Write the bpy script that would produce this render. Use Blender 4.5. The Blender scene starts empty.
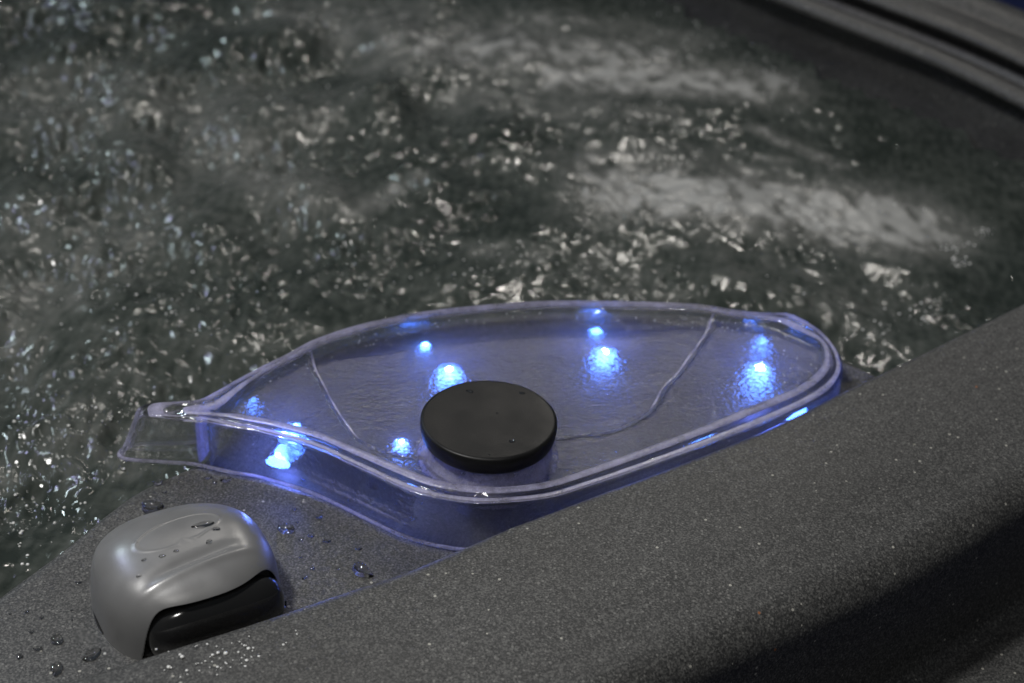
import bpy, math
import numpy as np
from mathutils import Matrix, Vector, geometry
from math import radians as R_, sin, cos, pi

scene = bpy.context.scene
COL = scene.collection

# ------------------------------------------------------------------ camera
CAM_Z, PITCH, ROLL, FPX = 0.545, 33.0, 3.0, 1576.0
cam_data = bpy.data.cameras.new('camera')
cam = bpy.data.objects.new('camera', cam_data); COL.objects.link(cam)
cam.matrix_world = (Matrix.Translation((0, 0, CAM_Z)) @ Matrix.Rotation(R_(90 - PITCH), 4, 'X')
                    @ Matrix.Rotation(R_(ROLL), 4, 'Z'))
cam_data.sensor_width = 36.0
cam_data.lens = FPX / 1024.0 * 36.0
cam_data.clip_start, cam_data.clip_end = 0.02, 50
cam_data.dof.use_dof = True
cam_data.dof.focus_distance = 0.79
cam_data.dof.aperture_fstop = 7.5
cam_data.dof.aperture_blades = 0
scene.camera = cam
MW = cam.matrix_world.copy()

# ------------------------------------------------------------------ world, lamps, exposure
world = bpy.data.worlds.new('World'); scene.world = world; world.use_nodes = True
wb = world.node_tree.nodes['Background']
wb.inputs[0].default_value = (0.75, 0.85, 1.0, 1); wb.inputs[1].default_value = 0.035


def area(name, loc, target, size, power, color, shape='DISK'):
    d = bpy.data.lights.new(name, 'AREA'); d.shape = shape; d.size = size
    d.energy = power; d.color = color
    o = bpy.data.objects.new(name, d); COL.objects.link(o); o.location = loc
    o.rotation_euler = (Vector(target) - Vector(loc)).to_track_quat('-Z', 'Y').to_euler()
    return o


area('ceiling_or_added_lamp', (-0.75, 0.45, 1.7), (0, 0.7, 0), 0.22, 23.5, (1.0, 0.985, 0.96))
area('ceiling_or_added_lamp', (0.35, 3.3, 1.9), (0.1, 1.0, 0), 0.08, 5.5, (1.0, 0.95, 0.88))
area('ceiling_or_added_lamp', (-0.6, 3.6, 2.6), (0.1, 1.0, 0), 0.08, 5.5, (1.0, 0.95, 0.88))
area('ceiling_or_added_lamp', (-1.9, 2.4, 1.5), (-0.2, 1.0, 0), 0.14, 8.0, (0.78, 0.96, 1.0))  # added cool lamp, only for the teal reflections on the left water
area('ceiling_or_added_lamp', (-1.5, 1.7, 1.3), (-0.3, 1.0, 0), 0.12, 3.0, (0.55, 0.55, 1.0))  # added dim violet lamp, only to tint the water at left
area('ceiling_or_added_lamp', (0.02, -0.22, 1.35), (-0.1, 0.6, 0), 0.16, 2.6, (1.0, 0.97, 0.93))

scene.view_settings.view_transform = 'Standard'
scene.view_settings.look = 'None'
scene.view_settings.exposure = 0.12
scene.view_settings.gamma = 1.0
scene.render.engine = 'CYCLES'
scene.cycles.use_denoising = True
scene.cycles.max_bounces = 16
scene.cycles.transmission_bounces = 14
scene.cycles.glossy_bounces = 6
scene.cycles.sample_clamp_indirect = 4.0
scene.cycles.blur_glossy = 0.3


# ------------------------------------------------------------------ helpers
def at(px, py, z):
    """world point at height z behind a point of the photograph (used to measure the plan)"""
    v = MW.to_3x3() @ Vector(((px - 512.0) / FPX, -(py - 341.5) / FPX, -1.0))
    t = (z - CAM_Z) / v.z
    return np.array((v.x * t, v.y * t, z))


def mesh_obj(name, verts, faces, mats, parent=None, smooth=True, fmat=None):
    me = bpy.data.meshes.new(name)
    me.from_pydata([tuple(v) for v in verts], [], [tuple(int(i) for i in f) for f in faces])
    if smooth:
        me.polygons.foreach_set('use_smooth', [True] * len(me.polygons))
    for m in (mats if isinstance(mats, (list, tuple)) else [mats]):
        me.materials.append(m)
    if fmat is not None:
        me.polygons.foreach_set('material_index', fmat)
    me.update()
    o = bpy.data.objects.new(name, me); COL.objects.link(o)
    if parent is not None:
        o.parent = parent
    return o


def thing(name, label, cat, loc=(0, 0, 0), rz=0.0, group=None):
    o = bpy.data.objects.new(name, None); COL.objects.link(o)
    o.location = loc; o.rotation_euler = (0, 0, rz); o.empty_display_size = 0.02
    tag(o, label, cat, group)
    return o


def tag(o, label=None, cat=None, group=None, kind=None):
    if label: o['label'] = label
    if cat: o['category'] = cat
    if group: o['group'] = group
    if kind: o['kind'] = kind
    return o


def catmull(P, n, closed=False):
    P = np.asarray(P, float); out = []; N = len(P)
    segs = N if closed else N - 1
    for i in range(segs):
        if closed:
            a, b, c, d = P[(i - 1) % N], P[i], P[(i + 1) % N], P[(i + 2) % N]
        else:
            a, b, c, d = P[max(i - 1, 0)], P[i], P[i + 1], P[min(i + 2, N - 1)]
        for k in range(n):
            t = k / n
            out.append(0.5 * ((2 * b) + (c - a) * t + (2 * a - 5 * b + 4 * c - d) * t * t + (3 * b - a - 3 * c + d) * t ** 3))
    if not closed:
        out.append(P[-1])
    return np.array(out)


def sstep(a, b, x):
    t = np.clip((np.asarray(x, float) - a) / (b - a), 0, 1)
    return t * t * (3 - 2 * t)


def seg_dist(px, py, A, closed=True):
    """distance of points to a polyline, and inside test for a polygon"""
    A = np.asarray(A)[:, :2]
    n = len(A); d = np.full(px.shape, 1e9); ins = np.zeros(px.shape, bool)
    for i in range(n if closed else n - 1):
        a = A[i]; b = A[(i + 1) % n]
        ab = b - a; L = ab @ ab + 1e-18
        t = np.clip(((px - a[0]) * ab[0] + (py - a[1]) * ab[1]) / L, 0, 1)
        dd = np.hypot(px - a[0] - t * ab[0], py - a[1] - t * ab[1])
        d = np.minimum(d, dd)
        c = (a[1] > py) != (b[1] > py)
        if a[1] != b[1]:
            ins ^= c & (px < (b[0] - a[0]) * (py - a[1]) / (b[1] - a[1]) + a[0])
    return d, ins


def grid_faces(nr, nc, wrap=False, flip=False):
    f = []
    for i in range(nr - 1):
        for j in range(nc if wrap else nc - 1):
            k = (j + 1) % nc
            q = (i * nc + j, i * nc + k, (i + 1) * nc + k, (i + 1) * nc + j)
            f.append(q[::-1] if flip else q)
    return f


def lathe(prof, n=64):
    """profile of (r, z) from the top centre outwards and down"""
    v = []; f = []
    for r, z in prof:
        for k in range(n):
            a = 2 * pi * k / n
            v.append((r * cos(a), r * sin(a), z))
    f = grid_faces(len(prof), n, wrap=True, flip=True)
    v.append((0, 0, prof[0][1])); c = len(v) - 1
    f += [(c, k, (k + 1) % n) for k in range(n)]
    return v, f


# ------------------------------------------------------------------ materials
def new_mat(name):
    m = bpy.data.materials.new(name); m.use_nodes = True
    nt = m.node_tree
    return m, nt, nt.nodes['Principled BSDF'], nt.nodes['Material Output']


def N(nt, t, **kw):
    n = nt.nodes.new(t)
    for k, v in kw.items():
        if k.startswith('i_'):
            key = k[2:]
            key = int(key) if key.isdigit() else key.replace('_', ' ')
            n.inputs[key].default_value = v
        else:
            setattr(n, k, v)
    return n


def ramp(nt, stops, interp='LINEAR'):
    r = nt.nodes.new('ShaderNodeValToRGB'); r.color_ramp.interpolation = interp
    el = r.color_ramp.elements
    while len(el) < len(stops): el.new(0.5)
    for e, (p, c) in zip(el, stops):
        e.position = p
        e.color = (c, c, c, 1) if isinstance(c, (int, float)) else (*c, 1)
    return r


def shell_material():
    m, nt, b, out = new_mat('speckled_acrylic_shell')
    L = nt.links.new
    tc = N(nt, 'ShaderNodeTexCoord')
    n1 = N(nt, 'ShaderNodeTexNoise', i_Scale=1000.0, i_Detail=2.0, i_Roughness=0.6)
    n2 = N(nt, 'ShaderNodeTexNoise', i_Scale=900.0, i_Detail=2.0)
    n3 = N(nt, 'ShaderNodeTexNoise', i_Scale=9.0, i_Detail=4.0)
    for n in (n1, n2, n3): L(tc.outputs['Object'], n.inputs['Vector'])
    r1 = ramp(nt, [(0.34, (0.020, 0.020, 0.020)), (0.50, (0.048, 0.048, 0.0465)), (0.64, (0.112, 0.111, 0.106))])
    v3 = N(nt, 'ShaderNodeTexVoronoi', i_Scale=1150.0); L(tc.outputs['Object'], v3.inputs['Vector'])
    s3 = N(nt, 'ShaderNodeSeparateColor'); L(v3.outputs['Color'], s3.inputs[0])
    mg = N(nt, 'ShaderNodeMath', operation='MULTIPLY_ADD'); L(s3.outputs[2], mg.inputs[0]); mg.inputs[1].default_value = 0.26
    mg2 = N(nt, 'ShaderNodeMath', operation='MULTIPLY_ADD'); L(n1.outputs['Fac'], mg2.inputs[0]); mg2.inputs[1].default_value = 0.5; mg2.inputs[2].default_value = 0.125
    L(mg2.outputs[0], mg.inputs[2]); L(mg.outputs[0], r1.inputs[0])
    # fine pale flecks and a few larger ones, rare brown flecks
    v1 = N(nt, 'ShaderNodeTexVoronoi', i_Scale=520.0); v2 = N(nt, 'ShaderNodeTexVoronoi', i_Scale=230.0)
    L(tc.outputs['Object'], v1.inputs['Vector']); L(tc.outputs['Object'], v2.inputs['Vector'])

    def fleck(v, dist, keep):
        a = N(nt, 'ShaderNodeMath', operation='LESS_THAN'); a.inputs[1].default_value = dist
        L(v.outputs['Distance'], a.inputs[0])
        s = N(nt, 'ShaderNodeSeparateColor'); L(v.outputs['Color'], s.inputs[0])
        g = N(nt, 'ShaderNodeMath', operation='GREATER_THAN'); g.inputs[1].default_value = keep
        L(s.outputs[0], g.inputs[0])
        mu = N(nt, 'ShaderNodeMath', operation='MULTIPLY'); L(a.outputs[0], mu.inputs[0]); L(g.outputs[0], mu.inputs[1])
        return mu, s
    f1, s1 = fleck(v1, 0.34, 0.87)
    f2, s2 = fleck(v2, 0.17, 0.93)
    mixa = N(nt, 'ShaderNodeMix', data_type='RGBA'); L(f1.outputs[0], mixa.inputs['Factor'])
    L(r1.outputs[0], mixa.inputs['A']); mixa.inputs['B'].default_value = (0.15, 0.148, 0.14, 1)
    fc = ramp(nt, [(0.0, (0.36, 0.35, 0.31)), (0.90, (0.24, 0.24, 0.20)), (0.93, (0.26, 0.10, 0.04))], 'CONSTANT')
    L(s2.outputs[1], fc.inputs[0])
    mixb = N(nt, 'ShaderNodeMix', data_type='RGBA'); L(f2.outputs[0], mixb.inputs['Factor'])
    L(mixa.outputs['Result'], mixb.inputs['A']); L(fc.outputs[0], mixb.inputs['B'])
    r3 = ramp(nt, [(0.3, 0.85), (0.7, 1.12)]); L(n3.outputs['Fac'], r3.inputs[0])
    mul = N(nt, 'ShaderNodeMix', data_type='RGBA', blend_type='MULTIPLY'); mul.inputs['Factor'].default_value = 1
    L(mixb.outputs['Result'], mul.inputs['A']); L(r3.outputs[0], mul.inputs['B'])
    L(mul.outputs['Result'], b.inputs['Base Color'])
    rr = ramp(nt, [(0.35, 0.46), (0.65, 0.6)]); L(n3.outputs['Fac'], rr.inputs[0])
    L(rr.outputs[0], b.inputs['Roughness'])
    bp = N(nt, 'ShaderNodeBump'); bp.inputs['Strength'].default_value = 0.18; bp.inputs['Distance'].default_value = 0.0003
    L(n2.outputs['Fac'], bp.inputs['Height']); L(bp.outputs[0], b.inputs['Normal'])
    b.inputs['Specular IOR Level'].default_value = 0.45
    return m


def see_through(nt, surf, share, rough=0.04, normal=None):
    """share of the light that passes a thin clear wall without being bent, under a mirror-like skin"""
    L = nt.links.new
    tr = N(nt, 'ShaderNodeBsdfTransparent'); gl = N(nt, 'ShaderNodeBsdfGlossy'); gl.inputs['Roughness'].default_value = rough
    fr = N(nt, 'ShaderNodeFresnel'); fr.inputs['IOR'].default_value = 1.4
    m1 = N(nt, 'ShaderNodeMixShader'); L(fr.outputs[0], m1.inputs[0]); L(tr.outputs[0], m1.inputs[1]); L(gl.outputs[0], m1.inputs[2])
    if normal is not None:
        L(normal, gl.inputs['Normal'])
    m2 = N(nt, 'ShaderNodeMixShader'); m2.inputs[0].default_value = share
    L(surf, m2.inputs[1]); L(m1.outputs[0], m2.inputs[2])
    return m2.outputs[0]


def clear_material(name, rough, bump_scale, bump_strength, haze, tint=(1, 1, 1), share=0.0, grain=3.2, milk=(0.78, 0.78, 0.83)):
    """solid clear plastic: real refraction with a little milky scattering from its scuffed surface"""
    m, nt, b, out = new_mat(name); L = nt.links.new
    b.inputs['Base Color'].default_value = (*tint, 1)
    b.inputs['Transmission Weight'].default_value = 1
    b.inputs['Roughness'].default_value = rough
    b.inputs['IOR'].default_value = 1.49
    tc = N(nt, 'ShaderNodeTexCoord')
    n = N(nt, 'ShaderNodeTexNoise', i_Scale=bump_scale, i_Detail=2.0); L(tc.outputs['Object'], n.inputs['Vector'])
    bp = N(nt, 'ShaderNodeBump'); bp.inputs['Strength'].default_value = bump_strength; bp.inputs['Distance'].default_value = 0.0008
    L(n.outputs['Fac'], bp.inputs['Height']); L(bp.outputs[0], b.inputs['Normal'])
    surf = b.outputs[0]
    if share > 0:
        surf = see_through(nt, surf, share, 0.06, bp.outputs[0])
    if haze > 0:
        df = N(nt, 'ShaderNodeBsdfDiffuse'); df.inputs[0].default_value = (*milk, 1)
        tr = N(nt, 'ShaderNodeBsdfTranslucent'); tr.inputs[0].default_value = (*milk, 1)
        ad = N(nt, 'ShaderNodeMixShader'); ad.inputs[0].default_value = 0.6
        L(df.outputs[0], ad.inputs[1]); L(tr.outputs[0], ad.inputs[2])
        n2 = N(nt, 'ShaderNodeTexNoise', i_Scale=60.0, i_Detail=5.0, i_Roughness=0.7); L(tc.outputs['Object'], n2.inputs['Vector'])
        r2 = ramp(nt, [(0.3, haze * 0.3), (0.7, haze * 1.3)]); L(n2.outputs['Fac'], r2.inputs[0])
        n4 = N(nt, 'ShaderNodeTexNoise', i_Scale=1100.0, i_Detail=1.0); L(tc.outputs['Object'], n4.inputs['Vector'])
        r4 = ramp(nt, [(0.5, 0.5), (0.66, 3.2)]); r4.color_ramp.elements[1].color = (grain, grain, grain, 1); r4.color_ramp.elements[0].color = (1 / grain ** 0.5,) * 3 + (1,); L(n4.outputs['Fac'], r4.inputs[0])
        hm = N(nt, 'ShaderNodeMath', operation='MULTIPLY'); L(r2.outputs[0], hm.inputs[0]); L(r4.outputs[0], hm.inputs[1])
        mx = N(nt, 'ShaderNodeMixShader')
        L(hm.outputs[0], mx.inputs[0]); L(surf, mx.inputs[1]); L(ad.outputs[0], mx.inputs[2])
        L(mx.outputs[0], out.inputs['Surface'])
    return m


def plain(name, col, rough, metallic=0.0, coat=0.0, bump=None, var=0.0):
    m, nt, b, out = new_mat(name); L = nt.links.new
    b.inputs['Roughness'].default_value = rough; b.inputs['Metallic'].default_value = metallic
    b.inputs['Coat Weight'].default_value = coat
    tc = N(nt, 'ShaderNodeTexCoord')
    n = N(nt, 'ShaderNodeTexNoise', i_Scale=45.0, i_Detail=5.0); L(tc.outputs['Object'], n.inputs['Vector'])
    lo = tuple(c * (1 - var) for c in col); hi = tuple(c * (1 + var) for c in col)
    r = ramp(nt, [(0.3, lo), (0.7, hi)]); L(n.outputs['Fac'], r.inputs[0]); L(r.outputs[0], b.inputs['Base Color'])
    rr = ramp(nt, [(0.35, max(rough - 0.07, 0.02)), (0.65, rough + 0.07)]); L(n.outputs['Fac'], rr.inputs[0])
    L(rr.outputs[0], b.inputs['Roughness'])
    if bump:
        nb = N(nt, 'ShaderNodeTexNoise', i_Scale=bump[0], i_Detail=2.0); L(tc.outputs['Object'], nb.inputs['Vector'])
        bp = N(nt, 'ShaderNodeBump'); bp.inputs['Strength'].default_value = bump[1]; bp.inputs['Distance'].default_value = 0.0003
        L(nb.outputs['Fac'], bp.inputs['Height']); L(bp.outputs[0], b.inputs['Normal'])
    return m


def water_material():
    m, nt, b, out = new_mat('churning_water'); L = nt.links.new
    tc = N(nt, 'ShaderNodeTexCoord')
    at_ = N(nt, 'ShaderNodeAttribute', attribute_name='foam')
    n1 = N(nt, 'ShaderNodeTexNoise', i_Scale=55.0, i_Detail=8.0, i_Roughness=0.72, i_Distortion=0.6)
    L(tc.outputs['Object'], n1.inputs['Vector'])
    a = N(nt, 'ShaderNodeMath', operation='SUBTRACT'); L(n1.outputs['Fac'], a.inputs[0]); a.inputs[1].default_value = 0.5
    s = N(nt, 'ShaderNodeMath', operation='MULTIPLY_ADD'); L(a.outputs[0], s.inputs[0]); s.inputs[1].default_value = 0.75
    L(at_.outputs['Fac'], s.inputs[2])
    r = ramp(nt, [(0.0, (0.024, 0.030, 0.026)), (0.22, (0.056, 0.063, 0.056)), (0.6, (0.125, 0.128, 0.118)), (1.0, (0.31, 0.31, 0.295))])
    L(s.outputs[0], r.inputs[0]); L(r.outputs[0], b.inputs['Base Color'])
    rr = ramp(nt, [(0.1, 0.06), (0.8, 0.32)]); L(s.outputs[0], rr.inputs[0]); L(rr.outputs[0], b.inputs['Roughness'])
    b.inputs['IOR'].default_value = 1.36
    n2 = N(nt, 'ShaderNodeTexNoise', i_Scale=190.0, i_Detail=4.0, i_Distortion=0.6)
    L(tc.outputs['Object'], n2.inputs['Vector'])
    bp = N(nt, 'ShaderNodeBump'); bp.inputs['Strength'].default_value = 0.5; bp.inputs['Distance'].default_value = 0.0007
    L(n2.outputs['Fac'], bp.inputs['Height']); L(bp.outputs[0], b.inputs['Normal'])
    return m


def emit_material(name, col, strength):
    m, nt, b, out = new_mat(name)
    b.inputs['Base Color'].default_value = (0.02, 0.03, 0.1, 1)
    b.inputs['Emission Color'].default_value = (*col, 1)
    b.inputs['Emission Strength'].default_value = strength
    return m


M_SHELL = shell_material()
M_CLEAR = clear_material('clear_acrylic', 0.03, 260.0, 0.25, 0.008, share=0.6)
M_STIPPLE = clear_material('stippled_clear_acrylic', 0.19, 430.0, 1.0, 0.013, share=0.10)
M_FROST = clear_material('frosted_acrylic_glow_tint', 0.2, 420.0, 0.4, 0.60, share=0.0, grain=1.15, milk=(0.70, 0.68, 0.90))  # lavender milk colour paints in the blue light guided along the edges
M_DROP, _nt, _b, _o = new_mat('water_drop')
_b.inputs['Transmission Weight'].default_value = 1; _b.inputs['Roughness'].default_value = 0.02; _b.inputs['IOR'].default_value = 1.333
_nt.links.new(see_through(_nt, _b.outputs[0], 0.75, 0.03), _o.inputs['Surface'])
M_FROTH_GLINT = plain('froth', (0.72, 0.72, 0.70), 0.25, 0.0, 0.0)  # near-white colour also stands in for lamp glints on froth and spray
M_WATER = water_material()
M_BLACK = plain('satin_black_plastic', (0.008, 0.008, 0.008), 0.40, 0, 0, (1500.0, 0.25), 0.15)
M_BLACK.node_tree.nodes['Principled BSDF'].inputs['Specular IOR Level'].default_value = 0.25
M_GREY = plain('satin_silver_plastic', (0.22, 0.22, 0.22), 0.36, 0.35, 0, (1400.0, 0.12), 0.05)
M_GLOSS = plain('glossy_black_plastic', (0.012, 0.012, 0.012), 0.12, 0, 0.5, None, 0.1)
M_LED = emit_material('blue_light', (0.07, 0.21, 1.0), 36.0)
M_BEZEL = plain('clear_lens_housing', (0.10, 0.10, 0.14), 0.2)
M_FLOOR = plain('dark_blue_floor', (0.012, 0.025, 0.14), 0.3, 0, 0, (60.0, 0.5), 0.5)

# ------------------------------------------------------------------ hot tub: near rim, shelf and inner wall in one moulding
ZR, ZS, ZWATER = 0.028, 0.0, -0.036
st = [  # rim edge (photo x, y at ZR) | shelf edge (x, y, height)
    ((-420, 835), (-560, 1010, 0)), ((-220, 772), (-330, 830, 0)), ((-60, 717), (-120, 684, 0)), ((40, 684), (0, 590, 0)),
    ((110, 661), (60, 546, 0)), ((180, 639), (108, 507, 0)), ((250, 617), (138, 486, 0)),
    ((330, 590), (172, 470, 0)), ((400, 567), (204, 455, 0)), ((458, 543), (228, 432, 0.002)),
    ((505, 523), (250, 396, 0.014)), ((550, 506), (306, 359, 0.0185)), ((600, 487), (388, 333, 0.0185)),
    ((650, 469), (470, 320, 0.0185)), ((700, 450), (560, 313, 0.0185)), ((750, 430), (650, 314, 0.0185)),
    ((800, 407), (725, 320, 0.0185)), ((838, 388), (792, 330, 0.015)), ((880, 368), (838, 356, 0.008)),
    ((930, 344), (915, 378, 0)), ((1024, 298), (1022, 334, 0)), ((1200, 212), (1195, 246, 0)), ((1420, 105), (1415, 139, 0))]
Rc = catmull([at(a[0], a[1], ZR) for a, b in st], 14)
Wc = catmull([at(b[0], b[1], b[2]) for a, b in st], 14)
tang = np.gradient(Rc[:, :2], axis=0)
k = np.ones(15) / 15
tang = np.stack([np.convolve(np.pad(tang[:, i], 7, 'edge'), k, 'valid') for i in (0, 1)], 1)
tang /= np.linalg.norm(tang, axis=1)[:, None]
nrm = np.stack([tang[:, 1], -tang[:, 0]], 1)           # towards the outside of the tub
if nrm[150] @ np.array((0.3, -1.0)) < 0: nrm = -nrm
rows = []
for i in range(len(Rc)):
    W, Rp, n = Wc[i], Rc[i], nrm[i]
    d = Rp[:2] - n * 0.004 - W[:2]; Ld = np.linalg.norm(d); d = d / Ld
    zc = W[2]; r = 0.009 - 0.006 * min(zc / 0.0185, 1)
    row = []
    row.append((*(W[:2] - d * 0.05), -0.35))
    row.append((*(W[:2] - d * 0.012), -0.12))
    row.append((*(W[:2] - d * 0.003), -0.05))
    for a in np.linspace(0, pi / 2, 8):
        row.append((*(W[:2] + d * (r - r * cos(a))), zc - r + r * sin(a)))
    cw = min(0.036, Ld * 0.45)                            # cove behind the cover falls to the shelf
    for t in np.linspace(0.12, 1, 9):
        row.append((*(W[:2] + d * (r + (cw - r) * t)), zc * (1 - (0.5 * t + 0.5 * sstep(0, 1, t)))))
    Lf = Ld - 0.010
    for t in np.linspace(0.1, 1, 10):
        row.append((*(W[:2] + d * (cw + (max(Lf, cw + .001) - cw) * t)), 0.0))
    B = Rp[:2] - n * 0.004
    for a in np.linspace(0.2, pi / 2, 6):                # fillet up to the rim wall
        row.append((*(B - d * 0.010 * (1 - sin(a)) + n * 0.0035 * (1 - cos(a)) * 1.0), 0.008 * (1 - cos(a))))
    rr = 0.009
    for a in np.linspace(0, pi / 2, 8):
        row.append((*(Rp[:2] + n * (rr - rr * cos(a))), ZR - rr + rr * sin(a)))
    for t in np.linspace(0.08, 1, 10):
        row.append((*(Rp[:2] + n * (rr + 0.098 * t)), ZR + 0.003 * sin(pi * t * 0.9)))
    e0 = rr + 0.098; z0 = ZR + 0.003 * sin(pi * 0.9)
    ro = 0.022
    for a in np.linspace(0.12, pi / 2 * 0.97, 10):
        row.append((*(Rp[:2] + n * (e0 + ro * sin(a))), z0 - ro * (1 - cos(a))))
    row.append((*(Rp[:2] + n * (e0 + ro + 0.001)), z0 - 0.072))
    for a in np.linspace(0.3, pi / 2, 4):
        row.append((*(Rp[:2] + n * (e0 + ro + 0.002 + 0.010 * (1 - cos(a)))), z0 - 0.078 - 0.010 * sin(a)))
    row.append((*(Rp[:2] + n * (e0 + ro + 0.045)), z0 - 0.090))
    for a in np.linspace(0.3, pi / 2, 4):
        row.append((*(Rp[:2] + n * (e0 + ro + 0.045 + 0.010 * sin(a))), z0 - 0.090 - 0.010 * (1 - cos(a))))
    row.append((*(Rp[:2] + n * (e0 + ro + 0.057)), -0.75))
    rows.append(row)
rows = np.array(rows); nr, nc = rows.shape[:2]
tub = thing('hot_tub', 'dark grey speckled hot tub shell with rounded rim around churning water', 'hot tub')
mesh_obj('rim', rows.reshape(-1, 3), grid_faces(nr, nc, flip=True), M_SHELL, tub)

# far wall and far rim
far_w = [(508, -85), (625, -25), (722, 20), (812, 58), (912, 102), (1010, 152), (1118, 212), (1220, 280), (1285, 355)]
far_t = [(520, -120), (640, -62), (740, -18), (830, 18), (930, 58), (1024, 103), (1130, 160), (1230, 225), (1290, 300)]
Fw = catmull([at(x, y, ZWATER) for x, y in far_w], 10)
ZL = 0.022
Ft = catmull([at(x, y, ZL) for x, y in far_t], 10)
tg = np.gradient(Ft[:, :2], axis=0); tg /= np.linalg.norm(tg, axis=1)[:, None]
fn = np.stack([-tg[:, 1], tg[:, 0]], 1)
if fn[30] @ np.array((0.5, 1.0)) < 0: fn = -fn
prof = [(-0.001, -0.004), (0, 0), (0.003, 0.003), (0.010, 0.004), (0.019, 0.003), (0.022, -0.002), (0.023, -0.008), (0.044, -0.009), (0.045, 0.008),
        (0.032, 0.012), (0.030, 0.015), (0.033, 0.0185), (0.042, 0.020), (0.058, 0.021), (0.066, 0.020), (0.070, 0.019), (0.074, 0.021), (0.078, 0.025),
        (0.083, 0.027), (0.092, 0.028), (0.108, 0.025), (0.117, 0.017), (0.121, 0.0), (0.123, -0.05), (0.124, -0.80)]
frows = []
for i in range(len(Ft)):
    w, t, n = Fw[i], Ft[i], fn[i]
    row = [(w[0] - (t[0] - w[0]) * 0.5, w[1] - (t[1] - w[1]) * 0.5, -0.30), (w[0] - (t[0] - w[0]) * 0.06, w[1] - (t[1] - w[1]) * 0.06, -0.06)]
    for s in np.linspace(0, 1, 8):
        e = t[:2] + n * 0.014
        row.append((w[0] + (e[0] - w[0]) * s, w[1] + (e[1] - w[1]) * s, w[2] + (ZL - 0.008 - w[2]) * s))
    row.append((t[0] + n[0] * 0.002, t[1] + n[1] * 0.002, ZL - 0.0065))
    for o, z in prof:
        row.append((t[0] + n[0] * o, t[1] + n[1] * o, ZL + z))
    frows.append(row)
frows = np.array(frows)
mesh_obj('far_wall', frows.reshape(-1, 3), grid_faces(frows.shape[0], frows.shape[1]), M_SHELL, tub)

# ------------------------------------------------------------------ floor outside the tub
fl = mesh_obj('floor', [(-6, -6, -0.8), (6, -6, -0.8), (6, 8, -0.8), (-6, 8, -0.8)], [(0, 1, 2, 3)], M_FLOOR)
tag(fl, kind='structure')

# ------------------------------------------------------------------ water
rng = np.random.default_rng(7)
X0, X1, Y0, Y1, DX = -1.05, 0.85, 0.28, 2.1, 0.0024
nx, ny = int((X1 - X0) / DX), int((Y1 - Y0) / DX)
fx = np.fft.fftfreq(nx, DX)[None, :]; fy = np.fft.fftfreq(ny, DX)[:, None]


def band(lam, width=0.5, ax=1.0, rot=0.0):
    """random field whose wavelength is about lam metres"""
    w = np.fft.fft2(rng.standard_normal((ny, nx)))
    u = (fx * cos(rot) + fy * sin(rot)) * ax; v = -fx * sin(rot) + fy * cos(rot)
    q = np.hypot(u, v) * lam + 1e-9
    g = np.exp(-(np.log(q) / width) ** 2)
    f = np.real(np.fft.ifft2(w * g))
    return f / f.std()


gx = X0 + np.arange(nx) * DX; gy = Y0 + np.arange(ny) * DX
GX, GY = np.meshgrid(gx, gy)


def capsule(x0, y0, x1, y1, r, soft=1.0):
    a = at(x0, y0, ZWATER); b = at(x1, y1, ZWATER)
    d, _ = seg_dist(GX, GY, [a, b], closed=False)
    return np.exp(-(d / r) ** 2 * soft)


warp = band(0.16) * 0.5 + band(0.07) * 0.3
foam = np.zeros_like(GX)
for args, amp in [((640, 190, 900, 222, 0.050), 1.0), ((600, 165, 760, 180, 0.05), 0.45), ((900, 222, 965, 235, 0.02), 0.6),
                  ((560, 75, 770, 85, 0.045), 0.75), ((420, 45, 640, 60, 0.07), 0.62), ((300, 15, 520, 30, 0.06), 0.40),
                  ((480, 95, 640, 120, 0.05), 0.35), ((540, 20, 700, 40, 0.03), 0.45), ((760, 130, 835, 165, 0.012), 0.6),
                  ((60, 90, 300, 110, 0.07), 0.26), ((0, 110, 240, 150, 0.07), 0.24), ((200, 120, 300, 200, 0.05), 0.36),
                  ((30, 240, 200, 200, 0.06), 0.22), ((0, 330, 120, 230, 0.05), 0.30), ((350, 215, 410, 180, 0.014), 0.45),
                  ((590, 150, 600, 220, 0.018), 0.45), ((600, 260, 650, 300, 0.035), 0.25), ((480, 250, 540, 255, 0.02), 0.3),
                  ((0, 470, 120, 440, 0.035), 0.22), ((280, 400, 100, 330, 0.05), 0.12), ((700, 240, 860, 300, 0.05), 0.2)]:
    foam = np.maximum(foam, amp * capsule(*args)) + 0.12 * amp * capsule(*args)
patch = band(0.05, 0.6, 0.6, 0.25); streak = band(0.035, 0.7, 0.28, -0.1)
foam = foam * (0.85 + 0.17 * patch) + 0.10 * np.clip(warp, -1, 1.5) * 0.6 + 0.10 + 0.045 * streak
calm = np.clip(1 - foam * 0.6, 0.4, 1)
leftness = sstep(0.15, -0.45, GX)
h = 0.0042 * band(0.16, 0.4, 0.7, 0.4) * (0.6 + 0.7 * leftness)
b1 = band(0.06, 0.4, 0.5, 0.2); b2 = band(0.024, 0.4, 0.45, 0.4); b3 = band(0.011, 0.35)
ridge = lambda q: 1 - np.abs(q)
mod = np.clip(0.75 + 0.5 * band(0.12), 0.15, 2)
cl = np.clip(0.18 + 0.60 * band(0.13, 0.5, 0.6) + 0.60 * leftness, 0.06, 1.9)
h += 0.0010 * ridge(b1) * (0.6 + 0.8 * leftness) * mod
h += 0.0008 * b2 * cl * (0.7 + 0.6 * leftness)
h += 0.00034 * b3 * cl
h += 0.0010 * ridge(band(0.035, 0.4, 0.5, 0.7)) * np.clip(band(0.15), 0, 2)
h += 0.0007 * np.clip(foam, 0, 1) * band(0.03)
dw, _ = seg_dist(GX, GY, Fw, closed=False)
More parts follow.
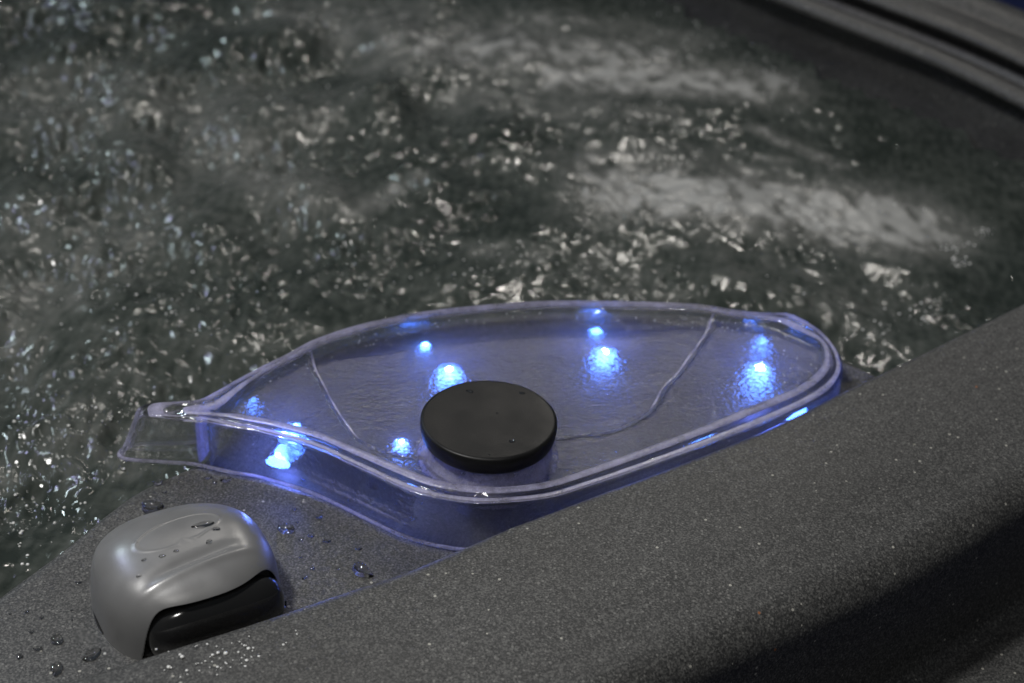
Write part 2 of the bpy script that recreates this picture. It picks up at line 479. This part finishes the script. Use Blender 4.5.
h *= 0.16 + 0.84 * sstep(0.05, 0.36, dw)
Z = ZWATER + h
# only the water inside the tub
poly = np.vstack([Rc[:, :2][:-40], Ft[:, :2][::-1], [[-1.05, 2.1], [-1.2, 0.2]]])
_, inside = seg_dist(GX[::8, ::8], GY[::8, ::8], poly)
inside = np.kron(inside, np.ones((8, 8), bool))[:ny, :nx]
idx = np.arange(nx * ny).reshape(ny, nx)
keep = inside[:-1, :-1] & inside[1:, :-1] & inside[:-1, 1:] & inside[1:, 1:]
quads = np.stack([idx[:-1, :-1], idx[:-1, 1:], idx[1:, 1:], idx[1:, :-1]], -1)[keep]
used = np.zeros(nx * ny, bool); used[quads.ravel()] = True
remap = np.cumsum(used) - 1
V = np.stack([GX.ravel(), GY.ravel(), Z.ravel()], 1)[used]
quads = remap[quads]
me = bpy.data.meshes.new('water')
me.vertices.add(len(V)); me.vertices.foreach_set('co', V.ravel().astype(np.float32))
me.loops.add(quads.size); me.loops.foreach_set('vertex_index', quads.ravel().astype(np.int32))
me.polygons.add(len(quads)); me.polygons.foreach_set('loop_start', np.arange(0, quads.size, 4, dtype=np.int32))
me.polygons.foreach_set('use_smooth', np.ones(len(quads), bool))
me.update(calc_edges=True)
fa = me.attributes.new('foam', 'FLOAT', 'POINT'); fa.data.foreach_set('value', foam.ravel()[used].astype(np.float32))
me.materials.append(M_WATER)
water = bpy.data.objects.new('water', me); COL.objects.link(water); tag(water, kind='structure')


def water_z(x, y):
    i = int((y - Y0) / DX); j = int((x - X0) / DX)
    return Z[min(max(i, 0), ny - 1), min(max(j, 0), nx - 1)]


# ------------------------------------------------------------------ many small round bodies in one mesh (froth, spray)
def ico_pts():
    import bmesh
    bm = bmesh.new(); bmesh.ops.create_icosphere(bm, subdivisions=1, radius=1)
    v = np.array([x.co[:] for x in bm.verts]); f = np.array([[q.index for q in x.verts] for x in bm.faces]); bm.free()
    return v, f


ICO_V, ICO_F = ico_pts()


def blobs(name, items, mat):
    vs = []; fs = []; o = 0
    for (x, y, z, r, sz) in items:
        vs.append(ICO_V * np.array((r, r, r * sz)) + np.array((x, y, z))); fs.append(ICO_F + o); o += len(ICO_V)
    return mesh_obj(name, np.vstack(vs), np.vstack(fs), mat)


items = []
clusters = [((955, 245), 14, 14, .03), ((985, 232), 8, 8, .02), ((960, 262), 10, 10, .02), ((930, 310), 25, 22, .04), ((880, 330), 20, 10, .03),
            ((800, 75), 20, 8, .03), ((745, 60), 20, 12, .03), ((640, 30), 70, 20, .04), ((690, 45), 50, 20, .03), ((880, 200), 25, 5, .02),
            ((530, 260), 60, 15, .03), ((640, 290), 60, 14, .03), ((150, 290), 130, 70, .05), ((60, 110), 110, 30, .05),
            ((230, 110), 80, 30, .05), ((330, 260), 100, 25, .05), ((80, 430), 90, 50, .05), ((40, 520), 60, 30, .04), ((640, 80), 90, 25, .05),
            ((440, 270), 80, 20, .04), ((170, 420), 50, 30, .04)]
for (c, sx, n, _) in [(c, s, int(n * 3.2), q) for c, s, n, q in clusters]:
    for _i in range(n):
        x, y = c[0] + rng.normal() * sx * 0.6, c[1] + rng.normal() * sx * 0.28
        p = at(x, y, ZWATER); r = 0.00028 + rng.random() ** 4 * 0.0009
        items.append((p[0], p[1], water_z(p[0], p[1]) + r * 0.2, r, 0.8))
for _ in range(60000):
    j = rng.integers(0, nx); i = rng.integers(0, ny)
    if rng.random() > np.clip(foam[i, j] * 0.5 + 0.25 * (mod[i, j] - 1) * leftness[i, j], 0, 1) * 0.40: continue
    if not inside[i, j]: continue
    r = 0.00022 + rng.random() ** 6 * 0.0008
    items.append((gx[j], gy[i], Z[i, j] + r * 0.2, r, 0.8))
fo = blobs('froth', items, M_FROTH_GLINT)
tag(fo, 'pale froth, bubbles and white painted glints scattered over the churning water', 'froth', kind='stuff')

# ------------------------------------------------------------------ clear cover
ZT = 0.032
OI = [((148, 402), (224, 409)), ((139, 405), (219, 410)), ((137, 411), (219, 411)), ((142, 415), (222, 412)), ((165, 417), (232, 413)),
      ((192, 419), (244, 414)), ((230, 427), (266, 417)), ((260, 432), (284, 421)), ((311, 447), (320, 430)), ((351, 465), (355, 445)),
      ((400, 488), (404, 465)), ((429, 497), (434, 477)), ((466, 503), (467, 483)), ((502, 503), (500, 485)), ((550, 498), (545, 480)),
      ((591, 486), (587, 467)), ((640, 470), (636, 449)), ((690, 452), (687, 430)), ((740, 433), (734, 411)), ((775, 419), (765, 398)),
      ((809, 403), (794, 386)), ((832, 389), (812, 373)), ((843, 373), (821, 361)), ((841, 357), (822, 349)), ((832, 341), (818, 341)),
      ((818, 327), (806, 335)), ((800, 316), (790, 328)), ((788, 312), (776, 322)), ((768, 312), (758, 319)), ((740, 310), (736, 316)),
      ((716, 306), (713, 312)), ((690, 303), (688, 309)), ((640, 301), (638, 307)), ((560, 300), (560, 306)), ((500, 303), (501, 309)),
      ((430, 310), (432, 316)), ((380, 319), (383, 325)), ((345, 328), (349, 334)), ((311, 340), (316, 346)), ((285, 354), (291, 360)),
      ((260, 366), (267, 372)), ((235, 379), (249, 385)), ((213, 391), (238, 395)), ((195, 399), (231, 402)), ((170, 401), (227, 406))]
Oc = catmull([at(*o, ZT) for o, i in OI], 8, closed=True)
Ic = catmull([at(*i, ZT) for o, i in OI], 8, closed=True)
nO = len(Oc)
to = np.roll(Oc, -1, 0) - np.roll(Oc, 1, 0); to = to[:, :2] / np.linalg.norm(to[:, :2], axis=1)[:, None]
on = np.stack([to[:, 1], -to[:, 0]], 1)
cen = Oc[:, :2].mean(0)
if ((Oc[:, :2] - cen) * on).sum() < 0: on = -on
# the tip leans outwards towards its foot
tip = at(137, 411, ZT)[:2]; flare = np.exp(-(np.linalg.norm(Oc[:, :2] - tip, axis=1) / 0.012) ** 2) * 0.012
rings = []


def ring(f, z, out=0.0, fl=0.0):
    p = Oc * (1 - f) + Ic * f
    p = p.copy(); p[:, :2] += on * out
    p[:, 0] -= flare * fl
    p[:, 2] = z
    rings.append(p)


for z, o in [(0.0006, 0.0014), (0.0012, 0.0022), (0.0022, 0.0022), (0.0030, 0.0014), (0.0040, 0.0008), (0.008, 0.0004), (0.014, 0.0002), (0.020, 0.0001),
             (0.0260, 0), (0.0280, 0), (0.0296, 0.0)]:
    ring(0, z, o, 1 - z / 0.032)
nR0 = len(rings)
for f, z in [(0.02, 0.0308), (0.06, 0.0316), (0.13, 0.0321), (0.25, 0.0322), (0.32, 0.0318), (0.37, 0.0305), (0.44, 0.0302), (0.50, 0.0306),
             (0.56, 0.0322), (0.66, 0.0328), (0.78, 0.0328), (0.88, 0.0322), (0.95, 0.0308), (0.99, 0.0290), (1.02, 0.0272)]:
    ring(f, z)
v = list(np.vstack(rings)); nR = len(rings)
faces = grid_faces(nR, nO, wrap=True)
fm = [2 if i // nO in (1, 2) or (i // nO < nR0 and 5 <= i % nO <= 11) or i // nO in (nR0 + 2, nR0 + 3, nR0 + 8, nR0 + 9, nR0 + 10) else 0 for i in range(len(faces))]  # tinted frosted faces on edges that shine with guided light
bowl_px = [(719, 306), (717, 316), (708, 330), (699, 342), (690, 355), (678, 371), (665, 384), (660, 392), (655, 402), (645, 412), (625, 424),
           (600, 431), (570, 434), (545, 440), (530, 462), (495, 472), (450, 465), (425, 455), (400, 452), (378, 446), (358, 436), (345, 420), (333, 402), (324, 385),
           (315, 368), (309, 354), (304, 338), (400, 296), (560, 282), (690, 290)]
bowl = catmull([at(x, y, 0.027) for x, y in bowl_px], 4, closed=True)
inner = rings[-1]
g = 0.0014
xs = np.arange(inner[:, 0].min(), inner[:, 0].max(), g); ys = np.arange(inner[:, 1].min(), inner[:, 1].max(), g)
PX, PY = np.meshgrid(xs, ys); PX = PX.ravel() + rng.normal(size=PX.size) * g * 0.12; PY = PY.ravel() + rng.normal(size=PY.size) * g * 0.12
dd, ins = seg_dist(PX, PY, inner)
sel = ins & (dd > g * 0.7); PX, PY = PX[sel], PY[sel]
pts2 = [Vector(p[:2]) for p in inner] + [Vector((a, b)) for a, b in zip(PX, PY)]
res = geometry.delaunay_2d_cdt(pts2, [(i, (i + 1) % nO) for i in range(nO)], [], 1, 1e-7)
rv, rf, rorig = res[0], res[2], res[3]
qx = np.array([p[0] for p in rv]); qy = np.array([p[1] for p in rv])
db, ib = seg_dist(qx, qy, bowl); sd = np.where(ib, db, -db)
de, _ = seg_dist(qx, qy, inner)
zz = 0.0272 - 0.0012 * sstep(0, 0.004, de) - (0.0030 * sstep(-0.0012, 0.0018, sd) + 0.004 * sstep(0, 0.05, sd)) * sstep(0.0, 0.008, de) \
    + 0.0012 * np.exp(-((sd + 0.0012) / 0.0012) ** 2) * sstep(0.0, 0.004, de)
base = (nR - 1) * nO
mapv = {}
for j, og in enumerate(rorig):
    o0 = [q for q in og if q < nO]
    if o0:
        mapv[j] = base + o0[0]
    else:
        mapv[j] = len(v); v.append((qx[j], qy[j], zz[j]))
for f in rf:
    t = [mapv[q] for q in f]
    a, b, c = (rv[q] for q in f)
    if (b - a).cross(c - a) < 0: t = t[::-1]
    faces.append(t); fm.append(1)
# ring faces must face outwards
r0, r1 = rings[5], rings[6]
a, b, c = r0[0], r0[1], r1[0]
if np.cross(b - a, c - a)[:2] @ on[0] < 0:
    nring = grid_faces(nR, nO, wrap=True, flip=True); faces[:len(nring)] = nring
cover = thing('clear_cover', 'clear plastic leaf-shaped cover glowing blue, with a round black knob in its middle', 'cover')
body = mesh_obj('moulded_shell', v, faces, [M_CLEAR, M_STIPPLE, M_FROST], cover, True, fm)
sol = body.modifiers.new('thickness', 'SOLIDIFY'); sol.thickness = 0.0022; sol.offset = -1; sol.use_even_offset = False
# the moulded edge of the shallow bowl


def plate_z(x, y):
    return zz[np.argmin(np.hypot(qx - x, qy - y))]


def tube(name, path, r, mat, parent, n=10):
    P = np.array(path); T = np.gradient(P, axis=0); T /= np.linalg.norm(T, axis=1)[:, None]
    up = np.array((0, 0, 1.0)); vs = []
    for i, (p, t) in enumerate(zip(P, T)):
        s_ = np.cross(t, up); s_ /= np.linalg.norm(s_); u_ = np.cross(s_, t)
        e = min(1, 0.15 + 0.18 * min(i, len(P) - 1 - i))
        for k_ in range(n):
            a_ = 2 * pi * k_ / n; vs.append(p + (s_ * cos(a_) * 1.2 + u_ * sin(a_) * 0.8) * r[i] * e)
    return mesh_obj(name, vs, grid_faces(len(P), n, wrap=True), mat, parent)


for px_ in ([(716, 309), (707, 329), (699, 342), (690, 355), (678, 371), (665, 384), (660, 392), (655, 402), (645, 412), (625, 424), (600, 431), (570, 434), (552, 438)],
            [(309, 349), (315, 366), (324, 384), (333, 402), (345, 420), (358, 436), (378, 446), (400, 451)]):
    c_ = catmull([at(x, y, 0.0255) for x, y in px_], 8)
    c_ = [(q[0], q[1], plate_z(q[0], q[1]) + 0.0001) for q in c_]
    c_ = np.array(c_); kz = np.ones(5) / 5; c_[:, 2] = np.convolve(np.pad(c_[:, 2], 2, 'edge'), kz, 'valid')
    rr_ = 0.00042 + 0.00025 * np.sin(np.arange(len(c_)) * 0.31) ** 2
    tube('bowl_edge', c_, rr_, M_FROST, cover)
# upright ribs near the tip


def slab(name, p, q, z0, z1, th, mat, parent):
    p, q = np.array(p[:2]), np.array(q[:2]); d = q - p; d /= np.linalg.norm(d); nn = np.array((-d[1], d[0])) * th / 2
    vs = [(*(a + s * nn), z) for z in (z0, z1) for a, s in ((p, -1), (q, -1), (q, 1), (p, 1))]
    fs = [(3, 2, 1, 0), (4, 5, 6, 7), (0, 1, 5, 4), (1, 2, 6, 5), (2, 3, 7, 6), (3, 0, 4, 7)]
    o = mesh_obj(name, vs, fs, mat, parent, False)
    bv = o.modifiers.new('round', 'BEVEL'); bv.width = th * 0.3; bv.segments = 3
    return o


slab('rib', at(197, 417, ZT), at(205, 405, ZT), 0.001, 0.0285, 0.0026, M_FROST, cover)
slab('rib', at(208, 419, ZT), at(216, 408, ZT), 0.001, 0.0285, 0.0016, M_CLEAR, cover)

# ------------------------------------------------------------------ black knob
kp = at(489, 418, 0.047); dist = np.linalg.norm(kp - np.array((0, 0, CAM_Z)))
KR = 137 / 2 / FPX * dist
knob = thing('diverter_knob', 'round flat satin black knob in the middle of the clear cover', 'knob', (kp[0], kp[1], 0.0))
prof = [(0.004, 0.0468), (0.014, 0.0468), (KR * 0.80, 0.0470), (KR - 0.0022, 0.0470), (KR - 0.0012, 0.0469), (KR - 0.0004, 0.0464), (KR, 0.0456), (KR, 0.0420),
        (KR - 0.0008, 0.0375), (KR - 0.0016, 0.0362), (KR - 0.005, 0.0358), (0.012, 0.0358)]
v, f = lathe(prof, 128)
mesh_obj('cap', v, f, M_BLACK, knob)
prof = [(0.010, 0.0357), (KR - 0.0045, 0.0357), (KR - 0.0035, 0.0345), (KR - 0.003, 0.0300), (KR - 0.001, 0.0250), (KR + 0.0015, 0.0222), (KR + 0.0015, 0.0205),
        (KR - 0.004, 0.0200), (0.012, 0.0200)]
v, f = lathe(prof, 96)
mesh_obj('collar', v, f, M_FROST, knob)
v, f = lathe([(0.006, 0.0199), (0.011, 0.0199), (0.012, 0.018), (0.012, 0.001)], 40)
mesh_obj('stem', v, f, M_BEZEL, knob)

# ------------------------------------------------------------------ blue lights under the cover
leds = [((288, 449), 'blue light at the foot of the cover wall, nearest the grey control'),
        ((449, 382), 'blue light glowing through the cover just behind the black knob'),
        ((604, 364), 'blue light glowing through the cover bowl right of the black knob'),
        ((757, 386), 'blue light nearest the rounded right end of the cover'),
        ((401, 455), 'small added blue light for a reflection at the left foot of the black knob')]
led_xy = []
side = {(288, 449): [(254, 414, .008), (296, 432, .020)], (449, 382): [(425, 350, .0135)], (604, 364): [(596, 335, .012)], (757, 386): [(760, 354, .008)]}
for (px, lab) in leds:
    p = at(px[0], px[1], 0.004); led_xy.append(p)
    t = thing('led_light', lab, 'light', (p[0], p[1], 0.0), 0, 'blue lights under the clear cover')
    v, f = lathe([(0.001, 0.0060), (0.0038, 0.0056), (0.0062, 0.0044), (0.0074, 0.0024), (0.0074, 0.0012)], 32)
    mesh_obj('lens', v, f, M_LED, t)
    vv, ff = lathe([(0.0078, 0.0020), (0.0098, 0.0024), (0.0115, 0.0016), (0.012, 0.0003)], 40)
    vv = vv[:-1]; ff = [q for q in ff if len(q) == 4]
    ld = bpy.data.lights.new('glow', 'POINT'); ld.energy = 0.18 * (0.4 if px[0] == 401 else 1); ld.color = (0.13, 0.20, 1.0); ld.shadow_soft_size = 0.0015
    lo = bpy.data.objects.new('glow', ld); COL.objects.link(lo); lo.parent = t; lo.location = (0, 0, 0.0078)
    if px[0] == 401:  # added light in place of a reflection beside the knob
        t.scale = (0.55, 0.55, 0.55); t.location = (*at(401, 449, 0.013)[:2], 0.0095)
        vq, fq = lathe([(0.002, 0.0), (0.006, 0.0), (0.006, -0.0165)], 24); mesh_obj('added_post', vq, fq, M_BEZEL, t)  # made-up support that holds the added light up
    for sp_ in side.get(px, []):
        q = at(*sp_) - np.array((p[0], p[1], 0))
        sv, sf = lathe([(0.001, 0.0038), (0.0024, 0.0032), (0.0032, 0.0018), (0.0034, 0)], 20)
        mesh_obj('led_reflection', [(a + q[0], b + q[1], c + q[2]) for a, b, c in sv], sf, M_LED, t)  # emissive stand-in for a reflection of the main lens
    mesh_obj('bezel', vv, ff, M_BEZEL, t)

# ------------------------------------------------------------------ grey air control
ax = at(250, 617, ZR)[:2] - at(110, 661, ZR)[:2]; ang = math.atan2(ax[1], ax[0])
hp = at(186, 588, 0.006)
ctrl = thing('air_control', 'rounded silver grey control handle with dark glossy recess, wet, on the shelf', 'control handle', (hp[0], hp[1], 0.0), ang)
A, B, Hh = 0.0435, 0.042, 0.039
nph, nth = 200, 520
ph = np.linspace(0.0, 1, nph) ** 0.85 * (pi / 2)
th = np.arange(nth) / nth * 2 * pi
PH, TH = np.meshgrid(ph, th, indexing='ij')
rad = np.sin(PH) ** 0.58; zz = Hh * np.clip(np.cos(PH), 0, 1) ** 0.46
ex = 0.80
xx = A * rad * np.sign(np.cos(TH)) * np.abs(np.cos(TH)) ** ex
yy = B * rad * np.sign(np.sin(TH)) * np.abs(np.sin(TH)) ** ex
taper = 1 + 0.04 * (1 - zz / Hh); xx *= taper; yy *= taper
# top slopes a little to the back, a crease behind the front lip, a raised leaf outline on top
top = sstep(0.6, 0.9, zz / Hh)
zz = zz - 0.0045 * sstep(0.0, 0.04, yy) * top
zz -= 0.0018 * np.exp(-((yy + 0.0165 - 0.004 * (xx / .03)) / 0.0032) ** 2) * np.exp(-((xx - 0.001) / 0.020) ** 4) * top
zz += 0.0010 * np.exp(-((yy + 0.0225 - 0.004 * (xx / .03)) / 0.0025) ** 2) * np.exp(-((xx) / 0.028) ** 4) * top
el = np.hypot(xx / 0.022, (yy - 0.006 - 0.003 * xx / .02) / 0.0105)
zz += 0.0003 * np.exp(-((el - 1) / 0.06) ** 2) * top * sstep(-0.9, -0.3, -np.abs(np.arctan2(yy - .006, xx) - 2.6))
zz += 0.0003 * np.exp(-((el - 1) / 0.06) ** 2) * top
zt = 0.0302 * np.clip(1 - np.abs((xx - 0.0045) / 0.0375) ** 9, 0, 1)
mask = sstep(0.0, 0.0025, zt - zz) * sstep(0.003, -0.006, yy)
yy = yy + mask * np.clip(-0.012 - yy, 0, 0.03)
v = np.stack([xx, yy, zz], -1).reshape(-1, 3)
CAP = np.stack([hp[0] + cos(ang) * v[:, 0] - sin(ang) * v[:, 1], hp[1] + sin(ang) * v[:, 0] + cos(ang) * v[:, 1], v[:, 2]], 1)
mesh_obj('cap', v, grid_faces(nph, nth, wrap=True, flip=False), M_GREY, ctrl)
v = []
for i in range(33):
    p_ = pi * i / 32
    for j in range(64):
        a = 2 * pi * j / 64
        v.append((0.0045 + 0.0345 * math.copysign(abs(cos(p_)) ** 0.7, cos(p_)), -0.0310 + 0.0130 * sin(p_) ** 0.6 * cos(a), 0.0105 + 0.0180 * sin(p_) ** 0.6 * sin(a)))
mesh_obj('thumb_recess', v, grid_faces(33, 64, wrap=True), M_GLOSS, ctrl)
v, f = lathe([(0.001, 0.004), (1.0, 0.004), (1.03, 0.002), (1.03, 0.0002)], 96)
v = [(x * (A + 0.001), y * (B + 0.001), z) for x, y, z in v]
mesh_obj('base', v, f, M_GLOSS, ctrl)

# ------------------------------------------------------------------ drops
def drop_mesh(r, hgt, seed, ecc=1.0):
    rg = np.random.default_rng(seed); n = 28; v = []
    c = [(rg.random() * 0.22, rg.random() * 6.3) for _ in range(4)]
    prof = [(0.0, 1), (0.3, 0.97), (0.55, 0.86), (0.75, 0.68), (0.9, 0.44), (0.98, 0.2), (1.0, 0.0)]
    for pr, pz in prof[1:]:
        for k in range(n):
            a = 2 * pi * k / n
            w = 1 + sum(cc[0] / (q + 1) * sin((q + 2) * a + cc[1]) for q, cc in enumerate(c))
            v.append((r * pr * w * cos(a) * ecc, r * pr * w * sin(a), hgt * pz))
    f = grid_faces(len(prof) - 1, n, wrap=True, flip=True)
    v.append((0, 0, hgt)); q = len(v) - 1
    f += [(q, k, (k + 1) % n) for k in range(n)]
    v.append((0, 0, 0)); q = len(v) - 1; o = (len(prof) - 2) * n
    f += [(q, o + (k + 1) % n, o + k) for k in range(n)]
    return v, f


drops = [((152, 508), 6.5, 'flat wet patch behind the top edge of the grey control'), ((286, 529), 5.0, 'drop on the shelf right of the grey control, nearest the cover wall'),
         ((362, 571), 6.0, 'wet patch against the rim, midway between the control and the cover'), ((92, 655), 4.6, 'large drop just left of the foot of the grey control'),
         ((57, 640), 3.8, 'drop second from the left at the foot of the control'), ((38, 649), 2.2, 'small leftmost drop on the lower shelf'),
         ((57, 669), 4.0, 'drop lowest on the shelf near the corner of the photo'), ((158, 483), 3.0, 'drop on the shelf under the cover tip'),
         ((226, 480), 3.2, 'drop on the shelf below the cover wall, left of the first blue light'), ((281, 604), 3.6, 'dark drop touching the right end of the grey control'),
         ((301, 540), 1.6, 'tiny drop on the shelf right of the larger control drop'), ((127, 612), 1.2, None), ((31, 632), 1.4, 'tiny drop alone on the shelf at far left'),
         ((27, 612), 1.3, 'tiny drop highest on the left shelf')]
for i, ((x, y), r, lab) in enumerate(drops):
    if lab is None: continue
    p = at(x, y, 0.0)
    v, f = drop_mesh(r * 0.00080, r * 0.00030, 40 + i, 1.3)
    o = mesh_obj('water_drop', v, f, M_DROP); o.location = (p[0], p[1], 0.0004); o.rotation_euler[2] = i * 1.3
    tag(o, lab, 'water drop', 'water drops on the shelf')
for i, ((x, y), r, ec, lab) in enumerate([((203, 525), 4.0, 2.2, 'long flat drop on the raised outline at the far side of the grey control'),
        ((216, 529), 2.4, 1.4, 'drop on top of the grey control, right end of the long flat drop'),
        ((209, 542), 2.4, 1.2, 'round drop on the grey control, below the long flat one'), ((162, 556), 2.0, 1.3, 'middle of three small drops in a row on the grey control'),
        ((144, 560), 1.6, 1.5, 'leftmost of three small drops in a row on the grey control'), ((176, 551), 1.6, 1.4, 'rightmost of three small drops in a row on the grey control'),
        ((139, 576), 1.7, 1.3, 'small drop near the left shoulder of the grey control')]):
    zq = 0.036
    for _k in range(4):
        p = at(x, y, zq); zq = CAP[np.argmin(np.hypot(CAP[:, 0] - p[0], CAP[:, 1] - p[1])), 2]
    v, f = drop_mesh(r * 0.0006, r * 0.00028, 80 + i, ec)
    o = mesh_obj('water_drop', v, f, M_DROP); o.location = (p[0], p[1], zq + 0.0001); o.rotation_euler[2] = 0.3
    tag(o, lab, 'water drop', 'water drops on the grey control')
for i, ((x, y), r, ec, lab) in enumerate([((512, 441), 2.6, 1.0, 'round drop near the front of the black knob top'),
        ((470, 391), 2.6, 1.5, 'small flat drop at the back left of the black knob top'), ((522, 393), 2.2, 1.4, 'small flat drop at the back right of the black knob top'),
        ((497, 413), 1.1, 1.0, 'tiny bead at the centre of the black knob top'), ((489, 455), 1.2, 1.0, 'tiny bead on the front edge of the black knob top')]):
    p = at(x, y, 0.047)
    v, f = drop_mesh(r * 0.0005, min(r * 0.00022, 0.0006), 120 + i, ec)
    o = mesh_obj('water_drop', v, f, M_DROP); o.location = (p[0], p[1], 0.0471); o.rotation_euler[2] = -0.4
    tag(o, lab, 'water drop', 'water drops on the black knob')
placed = [at(d_[0][0], d_[0][1], 0)[:2] for d_ in drops]
protos = [drop_mesh(0.0011, 0.0005, 200 + i, 1.2) for i in range(3)]
for i in range(150):
    x, y = rng.uniform(5, 440), rng.uniform(478, 670)
    if not (594 - 0.72 * x + 12 < y < 672 - 0.27 * x - 8) or (80 < x < 292 and 495 < y): continue
    p = at(x, y, 0.0)
    if min(np.hypot(p[0] - q[0], p[1] - q[1]) for q in placed) < 0.005: continue
    placed.append(p[:2]); v, f = protos[i % 3]; s_ = rng.uniform(0.5, 1.5)
    o = mesh_obj('water_bead', v, f, M_DROP); o.location = (p[0], p[1], 0.0003); o.scale = (s_, s_, s_); o.rotation_euler[2] = rng.uniform(0, 6)
    where = ('left of the grey control' if x < 100 else 'behind the grey control near the waterline' if x < 235 else 'between the grey control and the cover wall' if x < 330 else 'on the shelf where cover wall and rim meet')
    tag(o, 'tiny clear water bead ' + where, 'water bead', 'tiny beads on the shelf')
# spray too fine to count, its white colour standing in for wet glints
items = []
for _ in range(230):
    x, y = 255 + rng.normal() * 42, 668 + rng.normal() * 13
    if y < 640 + (200 - x) * 0.1: continue
    p = at(x, y, ZR + 0.001); items.append((p[0], p[1], ZR + 0.0012, 0.0004 + rng.random() ** 3 * 0.0009, 0.6))
for _ in range(420):
    k_ = rng.integers(0, nO); f_ = rng.random() * 0.03
    if Oc[k_, 1] < cen[1]: continue
    q = Oc[k_, :2] + (cen - Oc[k_, :2]) * (0.02 + rng.random() * 0.16)
    items.append((q[0], q[1], 0.0268, 0.0002 + rng.random() ** 2 * 0.0004, 0.6))
sp = blobs('water_spray', items, M_FROTH_GLINT)
tag(sp, 'fine water spray, glints painted white, on the near rim and the cover', 'spray', kind='stuff')
